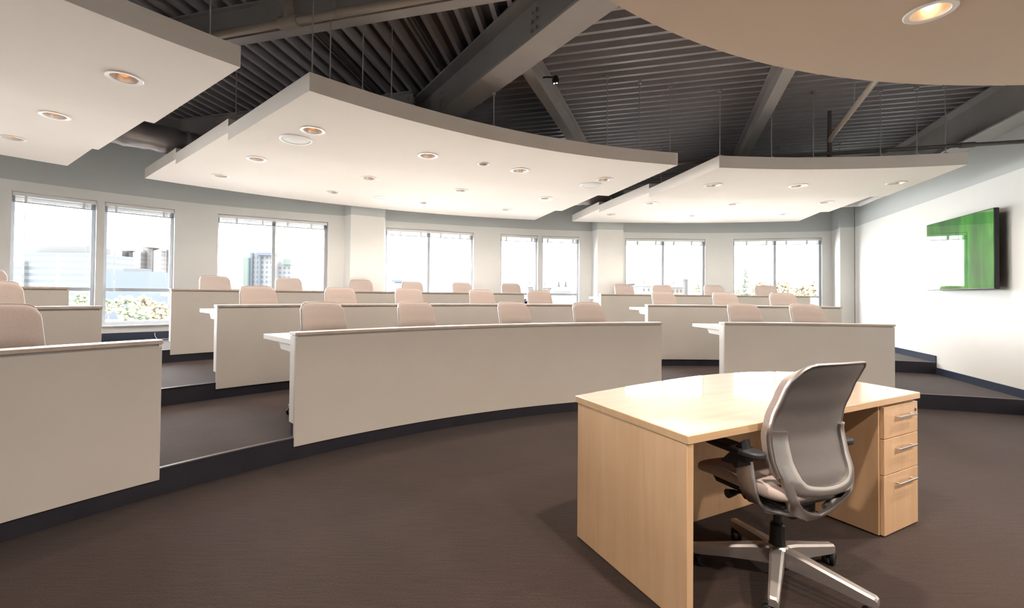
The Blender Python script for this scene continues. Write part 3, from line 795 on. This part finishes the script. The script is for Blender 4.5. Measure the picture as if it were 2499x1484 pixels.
        for sgn in (-1, 1):
            p = c + tr + wd * sgn * .006; q = c + tr + wd * sgn * .024
            m.tube([p + Vector((0, 0, .029)), p + wd * sgn * .003 + Vector((0, 0, .029)), q - wd * sgn * .003 + Vector((0, 0, .029)), q + Vector((0, 0, .029))], [.026, .0288, .0288, .025], 18)
        m.tube([c + Vector((0, 0, .03)), c + Vector((0, 0, .07))], .008, 8)
        m.build('caster', 'black', leg)
    return t
BASEROT = 19 + 72 - 21.0
chair0 = make_chair()
TEACH = (1.305, 2.03, 111.0)
chair0.location = (TEACH[0], TEACH[1], 0.0); chair0.rotation_euler = (0, 0, R_(TEACH[2] - 90))
tag(chair0, 'grey and silver swivel chair pulled up to the wooden teacher desk', 'chair')
SEATS = [('M', 0, (129.79, 122.45, 113.16, 105.55)), ('M', 1, (130.73, 124.56, 118.57, 111.31, 105.29)), ('M', 2, (131.5, 126.17, 119.99, 115.07, 109.97, 104.77)),
         ('R', 0, (89.28, 83.17)), ('R', 1, (91.71, 85.39, 79.78)), ('R', 2, (92.15, 88.1, 82.59, 77.56)),
         ('L', 0, (145.7, 152.5)), ('L', 1, (144.3, 151.0)), ('L', 2, (143.6, 150.0))]
ORD2 = ['first', 'second', 'third', 'fourth', 'fifth', 'sixth']
for b, row, angs in SEATS:
    for i, a in enumerate(sorted(angs, reverse=(b != 'L'))):
        c = copy_tree(chair0); rr = RD[row] + .645; p = P(rr, a, (row + 1) * T)
        c.location = p; c.rotation_euler = (0, 0, R_(a + 90 + random.uniform(-4, 4)))
        side = 'left' if b != 'L' else 'right'
        tag(c, 'taupe chair behind %s row desk of %s block, %s from the %s' % (ROWN[row], BLOCK[b], ORD2[i], side), 'chair', 'student chairs behind the curved desks')

# ------------------------------------------------------------------ teacher desk
ZT = .722
n_, c_, d_, a_ = Vector((.757, 1.695)), Vector((2.42, 2.53)), Vector((2.225, 3.161)), Vector((.471, 2.362))
u = (c_ - n_).normalized(); v = Vector((-u.y, u.x)); rz = math.atan2(u.y, u.x)
bow = [Vector(p) for p in ((2.13, 3.178), (2.032, 3.186), (1.82, 3.155), (1.599, 3.085), (1.42, 3.0), (1.248, 2.902), (1.09, 2.80), (.90, 2.675), (.736, 2.56), (.60, 2.459))]
base = Vector((*((n_ + c_) / 2 + v * .3), 0))
td = thing('teacher_desk', 'large maple desk with bowed front and glossy top at the lower right', 'desk', base, rz)
inv = Matrix.Rotation(-rz, 4, 'Z')
def dl(p): q = inv @ (Vector((p.x, p.y, 0)) - base); return Vector((q.x, q.y))
top = [dl(p) for p in [n_, c_, d_] + bow + [a_]]
m = MB(); m.prism(top, ZT - .034, ZT, 1, mtop=0); m.build('desk_top', ['mapletop', 'mapleedge'], td, bevel=.003)
N, Cc, Dd, A = dl(n_), dl(c_), dl(d_), dl(a_)
def slab(p, q, th, z0, z1, inward, name, mt, parent=td, bevel=.002, mside=None):
    d = (q - p).normalized(); w = Vector((-d.y, d.x)) * th * inward
    m = MB(); m.prism([p, q, q + w, p + w], z0, z1, 0); return m.build(name, mt, parent, bevel=bevel)
ins = Vector((.006, .006))
slab(N + Vector((.003, .006)), A + Vector((.008, -.012)), .034, 0.004, ZT - .0345, -1, 'left_side_panel', 'maple')
# modesty panel, set back under the bow
mp0 = A + (N - A) * .24 + Vector((.045, 0)); mp1 = Dd + (Cc - Dd) * .17 + Vector((-.03, 0))
slab(mp0, mp1, .022, .006, ZT - .035, 1, 'modesty_panel', 'maple')
# drawer pedestal
pw = .385
k0, k1 = Cc + Vector((-pw - .004, .012)), Cc + Vector((-.006, .012))
dep = .50
body = [k0 + Vector((0, .018)), k1 + Vector((0, .018)), k1 + Vector((0, dep)) + (Dd - Cc) * .0, k0 + Vector((0, dep))]
m = MB(); m.prism(body, .006, ZT - .0345); ped = m.build('drawer_pedestal', 'maple', td, bevel=.002)
zs = (.006, .318, .506, ZT - .048)
for i in range(3):
    z0, z1 = zs[i] + .002, zs[i + 1] - .002
    m = MB(); x0, x1 = k0.x + .012, k1.x
    m.prism([(x0, k0.y - .002), (x1, k0.y - .002), (x1, k0.y + .0172), (x0, k0.y + .0172)], z0, z1); dr = m.build('drawer', 'maple', ped, bevel=.0015)
    hz = z1 - (.075 if i < 2 else .065) if i else z1 - .055
    hz = {0: z1 - .052, 1: z1 - .058, 2: z1 - .058}[i]
    xm = (x0 + x1) / 2 + .02; yb = k0.y - .002
    m = MB(); m.strip([(xm - .1, yb - .020, hz), (xm + .1, yb - .020, hz)], Vector((0, 0, 1)), .011, .010)
    for s in (-.08, .08): m.tube([(xm + s, yb - .0005, hz), (xm + s, yb - .018, hz)], .0045, 8)
    m.build('handle', 'chrome', td, bevel=0).parent = dr
m = MB(); lk = Vector((k1.x - .028, k0.y - .002, zs[3] - .045))
m.tube([lk + Vector((0, -.004, 0)), lk + Vector((0, -.0002, 0))], .008, 14); m.build('lock', 'darkpipe', ped)

# ------------------------------------------------------------------ wall television
def screen_mat():
    m, nt, b = nodes('television picture')
    tc = nt.nodes.new('ShaderNodeTexCoord')
    mp = nt.nodes.new('ShaderNodeMapping'); mp.inputs['Rotation'].default_value = (0, R_(-22), 0); mp.inputs['Scale'].default_value = (3.2, 1, .9)
    n = nt.nodes.new('ShaderNodeTexNoise'); n.inputs['Scale'].default_value = 1.6; n.inputs['Detail'].default_value = 2; n.inputs['Distortion'].default_value = .8
    r = nt.nodes.new('ShaderNodeValToRGB'); e = r.color_ramp.elements
    e[0].position = .3; e[0].color = (.003, .09, .004, 1); e[1].position = .82; e[1].color = (.30, .42, .24, 1)
    k = r.color_ramp.elements.new(.5); k.color = (.012, .17, .010, 1); k = r.color_ramp.elements.new(.66); k.color = (.045, .30, .015, 1)
    nt.links.new(tc.outputs['Object'], mp.inputs[0]); nt.links.new(mp.outputs[0], n.inputs['Vector']); nt.links.new(n.outputs['Fac'], r.inputs[0])
    b.inputs['Base Color'].default_value = (.006, .006, .006, 1); b.inputs['Roughness'].default_value = .03
    nt.links.new(r.outputs[0], b.inputs['Emission Color']); b.inputs['Emission Strength'].default_value = 0.75
    b.inputs['Coat Weight'].default_value = 1.0; b.inputs['Coat Roughness'].default_value = .01; b.inputs['Coat IOR'].default_value = 1.9
    return m
M['screen'] = screen_mat()
tvr, tvz = 7.90, 1.830; W2, H2 = .70, .468
q = P(tvr, AW); tv = thing('television', 'flat television with a green picture mounted on the right wall', 'television', (q.x, q.y, tvz), R_(AW))
m = MB(); m.box((0, .105, 0), (2 * W2, .045, 2 * H2)); m.build('housing', 'black', tv, bevel=.006)
m = MB(); m.box((0, .1295, 0), (2 * W2 - .02, .003, 2 * H2 - .022)); m.build('screen', 'screen', tv)
m = MB(); m.box((0, .042, 0), (.4, .08, .35)); m.build('wall_mount', 'black', tv)

# cable on the carpet by the window
cb = MB(); pts = []
for i in range(40):
    k = i / 39; a = 134.6 - k * 1.3 + .12 * math.sin(k * 14); r = RW(a) - .06 - .05 * math.sin(k * 9) ** 2
    pts.append(P(r, a, 3 * T + .006 + (.10 * max(0, 1 - k * 6))))
cb.tube(pts, .005, 6); o = cb.build('cable', 'white', None, pts[20]); tag(o, 'loose white cable lying on the carpet below the second window', 'cable')

# ------------------------------------------------------------------ outside
EX = 0.044
def dim(c, k=1.0): return tuple(v * k * EX / .42 for v in c)
def ext(name, c, r=.9): M[name] = mat(name, dim(c), r)
def facade(name, c, win, sx, sz, mort, band=False):
    m, nt, b = nodes(name)
    tc = nt.nodes.new('ShaderNodeTexCoord'); br = nt.nodes.new('ShaderNodeTexBrick'); br.offset = 0
    mp = nt.nodes.new('ShaderNodeMapping'); mp.inputs['Rotation'].default_value = (R_(90), 0, 0)
    br.inputs['Scale'].default_value = 1; br.inputs['Brick Width'].default_value = sx; br.inputs['Row Height'].default_value = sz; br.inputs['Mortar Size'].default_value = mort; br.inputs['Mortar Smooth'].default_value = 0
    c, win = dim(c), dim(win)
    br.inputs['Color1'].default_value = (*win, 1); br.inputs['Color2'].default_value = (*[w * 1.1 for w in win], 1); br.inputs['Mortar'].default_value = (*c, 1)
    nt.links.new(tc.outputs['Object'], mp.inputs[0]); nt.links.new(mp.outputs[0], br.inputs['Vector']); nt.links.new(br.outputs['Color'], b.inputs['Base Color'])
    b.inputs['Roughness'].default_value = .9
    return m
M['f_office'] = facade('office facade', (.40, .42, .42), (.20, .25, .30), 200, 3.4, .85)
M['f_tower'] = facade('tower facade', (.42, .39, .37), (.27, .25, .26), 2.6, 3.2, .8)
M['f_glass'] = facade('glass tower facade', (.42, .42, .42), (.17, .21, .26), 3.0, 3.2, .75)
ext('e_white', (.42, .42, .42)); ext('e_grey', (.30, .30, .31)); ext('e_blue', (.16, .21, .29)); ext('e_pink', (.36, .27, .27)); ext('e_brick', (.36, .29, .26)); ext('e_dark', (.12, .11, .11)); ext('e_green', (.24, .33, .29))
M['e_ground'] = mat('pale outside ground', (.66, .65, .62), .9, noise=.12, nscale=.05)
M['leaf_green'] = mat('green foliage', dim((.27, .31, .17), 2.1), .9, noise=.3, nscale=1.5)
M['leaf_orange'] = mat('autumn foliage', dim((.42, .32, .17), 2.1), .9, noise=.3, nscale=1.5)
M['leaf_pine'] = mat('pine foliage', dim((.17, .21, .14), 2.1), .9, noise=.3, nscale=2)
M['trunk'] = mat('tree trunk', dim((.16, .13, .11), 2.1), .9)
F0, PX, PY = 1108.26, 1184.66, 702.1
HOR = 720.0
def ray_at(px, dist):                                   # bearing of an outside thing seen at this column
    x = (px - PX) / F0; return Vector((x * dist, dist))
def elev(py, px, dist): return 1.24 + (714 + (px - 600) * .0098 - py) * dist / F0
g = MB(); g.prism([(-900, 26), (900, 26), (900, 1200), (-900, 1200)], -13, -12.5); o = g.build('ground_outside', 'e_ground'); struct(o)
def block(px0, px1, ptop, dist, mt, parent, name, deep=15, zb=-12.5, pbot=None):
    p, q = ray_at(px0, dist), ray_at(px1, dist); d = (q - p).normalized(); n = Vector((-d.y, d.x)) * deep
    if n.y < 0: n = -n
    z1 = elev(ptop, (px0 + px1) / 2, dist); z0 = zb if pbot is None else elev(pbot, (px0 + px1) / 2, dist)
    m = MB(); m.prism([p, q, q + n, p + n], z0, z1); return m.build(name, mt, parent, parent.location)
def bld(label, px, dist, cat='building', name='office_building'):
    p = ray_at(px, dist); return thing(name, label, cat, (p.x, p.y, -12.5))
t = bld('pale office block with blue window bands outside the leftmost window', 140, 240)
block(58, 221, 617, 240, 'f_office', t, 'facade', 30); block(78, 208, 600, 246, 'e_grey', t, 'roof_plant', 16, pbot=617); block(24, 58, 640, 238, 'f_office', t, 'side_wing', 25)
t = bld('pink beige apartment towers with pointed roofs outside the second window', 345, 330)
for i, (x0, x1, y) in enumerate(((273, 296, 612), (298, 320, 612), (322, 342, 616), (345, 371, 604), (373, 392, 612), (394, 415, 610))):
    w = block(x0, x1, y, 330 + 6 * (i % 2), 'f_tower', t, 'tower', 14)
    p, q = ray_at(x0, 330), ray_at(x1, 330); z1 = elev(y, (x0 + x1) / 2, 330); zt = elev(y - 10, (x0 + x1) / 2, 330)
    m = MB(); mid = (p + q) / 2 + Vector((0, 7)); n = Vector((0, 14))
    m.add([(*p, z1), (*q, z1), (*(q + n), z1), (*(p + n), z1), (*mid, zt)], [(0, 1, 4), (1, 2, 4), (2, 3, 4), (3, 0, 4), (3, 2, 1, 0)]); m.build('pointed_roof', 'e_pink', t, t.location)
t = bld('low blue grey building in front of the apartment towers', 310, 220); block(258, 362, 662, 220, 'e_blue', t, 'facade', 20); block(300, 340, 655, 224, 'e_grey', t, 'roof_plant', 8, pbot=662)
t = bld('white residential tower complex with dark glass stripe outside the third window', 645, 300)
block(613, 668, 618, 300, 'f_glass', t, 'main_tower', 14); block(592, 604, 628, 296, 'e_green', t, 'stair_tower', 10); block(676, 708, 646, 306, 'f_glass', t, 'side_tower', 14)
block(609, 614, 616, 298, 'e_blue', t, 'corner_fin', 4); block(624, 664, 616, 297, 'e_blue', t, 'roof_canopy', 8, pbot=623); block(629, 634, 627, 298, 'e_blue', t, 'glass_stripe', 1); block(690, 708, 632, 304, 'e_green', t, 'roof_plant', 8, pbot=646)
t = bld('long low pale building beyond the glass towers', 560, 260); block(535, 600, 697, 260, 'e_white', t, 'facade', 20)
t = bld('tiny blue roofed shed outside the window right of the first column', 968, 190, 'shed', 'shed'); block(957, 980, 690, 190, 'e_white', t, 'wall', 8); block(956, 981, 683, 189, 'e_blue', t, 'roof', 9, pbot=689)
t = bld('red roofed house with two chimneys outside the middle bay', 1372, 120, 'house', 'house')
block(1352, 1396, 712, 120, 'e_white', t, 'wall', 7)
p, q = ray_at(1352, 119.6), ray_at(1396, 119.6); z0, z1 = elev(712, 1372, 120), elev(694, 1372, 120); n = Vector((0, 7.6))
m = MB(); i0, i1 = p + (q - p) * .12 + n * .5, q + (p - q) * .12 + n * .5
m.add([(*p, z0), (*q, z0), (*(q + n), z0), (*(p + n), z0), (*i0, z1), (*i1, z1)], [(0, 1, 5, 4), (2, 3, 4, 5), (1, 2, 5), (3, 0, 4), (3, 2, 1, 0)]); m.build('roof', 'e_pink', t, t.location)
for x in (1364, 1381): block(x - 2, x + 2, 688, 122, 'e_dark', t, 'chimney', .8, pbot=702)
def house(x0, x1, y, dist, wall, label):
    t = bld(label, (x0 + x1) / 2, dist, 'house', 'house'); block(x0, x1, y + 9, dist, wall, t, 'wall', 9)
    p, q = ray_at(x0 - 1, dist - .5), ray_at(x1 + 1, dist - .5); zz0, zz1 = elev(y + 9, x0, dist), elev(y, x0, dist); n = Vector((0, 10))
    m = MB(); i0, i1 = p + n * .5, q + n * .5
    m.add([(*p, zz0), (*q, zz0), (*(q + n), zz0), (*(p + n), zz0), (*i0, zz1), (*i1, zz1)], [(0, 1, 5, 4), (2, 3, 4, 5), (1, 2, 5), (3, 0, 4), (3, 2, 1, 0)]); m.build('roof', 'e_grey', t, t.location)
    xs = [x0 + 4, (x0 + x1) / 2, x1 - 5]
    for x in xs: block(x - 1.6, x + 1.6, y + 15, dist - .2, 'e_dark', t, 'window', .3, pbot=y + 21)
    block(x0 + 3, x0 + 6, y - 6, dist + 4, 'e_brick', t, 'chimney', 1, pbot=y + 4)
house(1288, 1312, 692, 150, 'e_white', 'pale house far off at the right edge of the middle bay\'s left window')
house(1325, 1350, 694, 140, 'e_brick', 'brick house left of the red roofed house')
house(1534, 1566, 684, 150, 'e_brick', 'brick house outside the window right of the second column, left side')
house(1568, 1600, 690, 140, 'e_white', 'white house beside the brick house right of the second column')
house(1640, 1668, 693, 160, 'e_brick', 'far brick house with a chimney behind the back row chairs')
t = bld('slim grey chimney tower beyond the far houses', 1676, 170, 'tower', 'chimney_tower'); block(1672, 1679, 682, 170, 'e_dark', t, 'shaft', 2); block(1671, 1680, 681, 169.8, 'e_grey', t, 'cap', 2.6, pbot=683)
def blob(seed, rx, rz, n=170, big=.22):
    rnd = random.Random(seed); m = MB()
    ico = bmesh.new(); bmesh.ops.create_icosphere(ico, subdivisions=1, radius=1.0)
    vs = [v.co.copy() for v in ico.verts]; fs = [[v.index for v in f.verts] for f in ico.faces]; ico.free()
    for i in range(n):
        a, h = rnd.uniform(0, 2 * PI), rnd.uniform(-1, 1); rr = rx * math.sqrt(1 - h * h) * rnd.uniform(.55, 1); z = rz * h * rnd.uniform(.6, 1)
        s = rx * big * rnd.uniform(.4, 1)
        m.add([(v.x * s * rnd.uniform(.7, 1.2) + rr * math.cos(a), v.y * s * rnd.uniform(.7, 1.2) + rr * math.sin(a), v.z * s * .8 * rnd.uniform(.7, 1.2) + z) for v in vs], fs)
    return m
def tree(px, ptop, dist, wpx, mt, label, seed, name='tree'):
    p = ray_at(px, dist); zt = elev(ptop, px, dist); rx = wpx / 2 * dist / F0; rz = rx * .85
    t = thing(name, label, 'tree', (p.x, p.y, -12.5), 0, 'trees outside the windows')
    m = blob(seed, rx, rz); 
    for v_ in m.v: v_ += Vector((p.x, p.y, zt - rz))
    m.build('crown', mt, t, t.location)
    m = MB(); m.tube([(p.x, p.y, -12.5), (p.x + .2, p.y, zt - rz)], [rx * .10, rx * .05], 8); m.build('trunk', 'trunk', t, t.location)
for i, (px, y, dist, w, mt, lab) in enumerate((
    (196, 716, 55, 34, 'leaf_green', 'small yellow green tree outside the leftmost window, right side'),
    (262, 730, 48, 40, 'leaf_green', 'green tree low at the left edge of the second window'),
    (305, 722, 52, 62, 'leaf_green', 'broad green tree in the lower middle of the second window'),
    (350, 722, 58, 58, 'leaf_orange', 'pale yellow tree in the lower right of the second window'),
    (390, 738, 46, 56, 'leaf_orange', 'pale autumn tree at the right edge of the second window'),
    (330, 752, 40, 70, 'leaf_green', 'low pale shrubby tree at the foot of the second window'),
    (1612, 700, 90, 30, 'leaf_orange', 'autumn tree between the far houses right of the second column'),
    (1710, 690, 85, 34, 'leaf_green', 'pale green tree at the right edge of the second last window'),
    (1800, 706, 70, 40, 'leaf_green', 'low green tree left of the pine in the rightmost window'),
    (1862, 688, 90, 56, 'leaf_orange', 'orange tree behind the back row chair in the rightmost window'),
    (1905, 684, 86, 52, 'leaf_orange', 'round orange tree right of the mullion in the rightmost window'),
    (1956, 692, 72, 44, 'leaf_orange', 'broad orange tree in the right half of the rightmost window'),
    (1998, 684, 84, 50, 'leaf_orange', 'orange tree at the right edge of the rightmost window'))):
    tree(px, y, dist, w, M and mt, lab, 40 + i)
p = ray_at(1820, 60); t = thing('pine_tree', 'tall thin pine tree rising in the rightmost window', 'tree', (p.x, p.y, -12.5)); zt = elev(658, 1820, 60)
m = MB(); m.tube([(p.x, p.y, -12.5), (p.x, p.y, zt)], [.22, .02], 8); m.build('trunk', 'trunk', t, t.location)
m = MB(); rnd = random.Random(5); z = zt - .1
while z > zt - 9:
    k = (zt - z) / 9; L = .15 + 2.0 * k
    for j in range(6):
        a = rnd.uniform(0, 2 * PI); l = L * rnd.uniform(.5, 1.1); e = (p.x + l * math.cos(a), p.y + l * math.sin(a), z - .25 * l + rnd.uniform(-.1, .3))
        m.tube([(p.x, p.y, z), ((p.x + e[0]) / 2, (p.y + e[1]) / 2, (z + e[2]) / 2 + .05), e], [.05, .16 + .06 * k, .02], 5)
    z -= .22 + .25 * k
m.build('branches', 'leaf_pine', t, t.location)

# ------------------------------------------------------------------ sky, camera, look
SKY = 15.0
wd = bpy.data.worlds.new('overcast'); sc.world = wd; wd.use_nodes = True
bg = wd.node_tree.nodes['Background']; bg.inputs['Color'].default_value = (.96, .98, 1.0, 1); bg.inputs['Strength'].default_value = SKY

F, PITCH, ROLL, SX, SY = 1108.2626, .0155, -.0097, -64.84, -39.87
cp, sp, cr, sr = math.cos(PITCH), math.sin(PITCH), math.cos(ROLL), math.sin(ROLL)
rt, fw, up = Vector((1, 0, 0)), Vector((0, cp, sp)), Vector((0, -sp, cp))
r2 = rt * cr - up * sr; u2 = rt * sr + up * cr
cam = bpy.data.cameras.new('camera'); co = bpy.data.objects.new('camera', cam); col.objects.link(co)
mw = Matrix((( r2.x, u2.x, -fw.x, 0), (r2.y, u2.y, -fw.y, 0), (r2.z, u2.z, -fw.z, 1.24), (0, 0, 0, 1)))
co.matrix_world = mw
cam.sensor_fit = 'HORIZONTAL'; cam.sensor_width = 36; cam.lens = F * 36 / 2499; cam.shift_x = -SX / 2499; cam.shift_y = SY / 2499
cam.clip_end = 3000
sc.camera = co
vs = sc.view_settings; vs.view_transform = 'Standard'; vs.look = 'None'; vs.gamma = 1; vs.exposure = 0.86; vs.use_curve_mapping = False
sc.cycles.max_bounces = 10; sc.cycles.diffuse_bounces = 6; sc.cycles.transparent_max_bounces = 12
sc.cycles.caustics_reflective = False; sc.cycles.caustics_refractive = False
sc.cycles.sample_clamp_indirect = 8.0
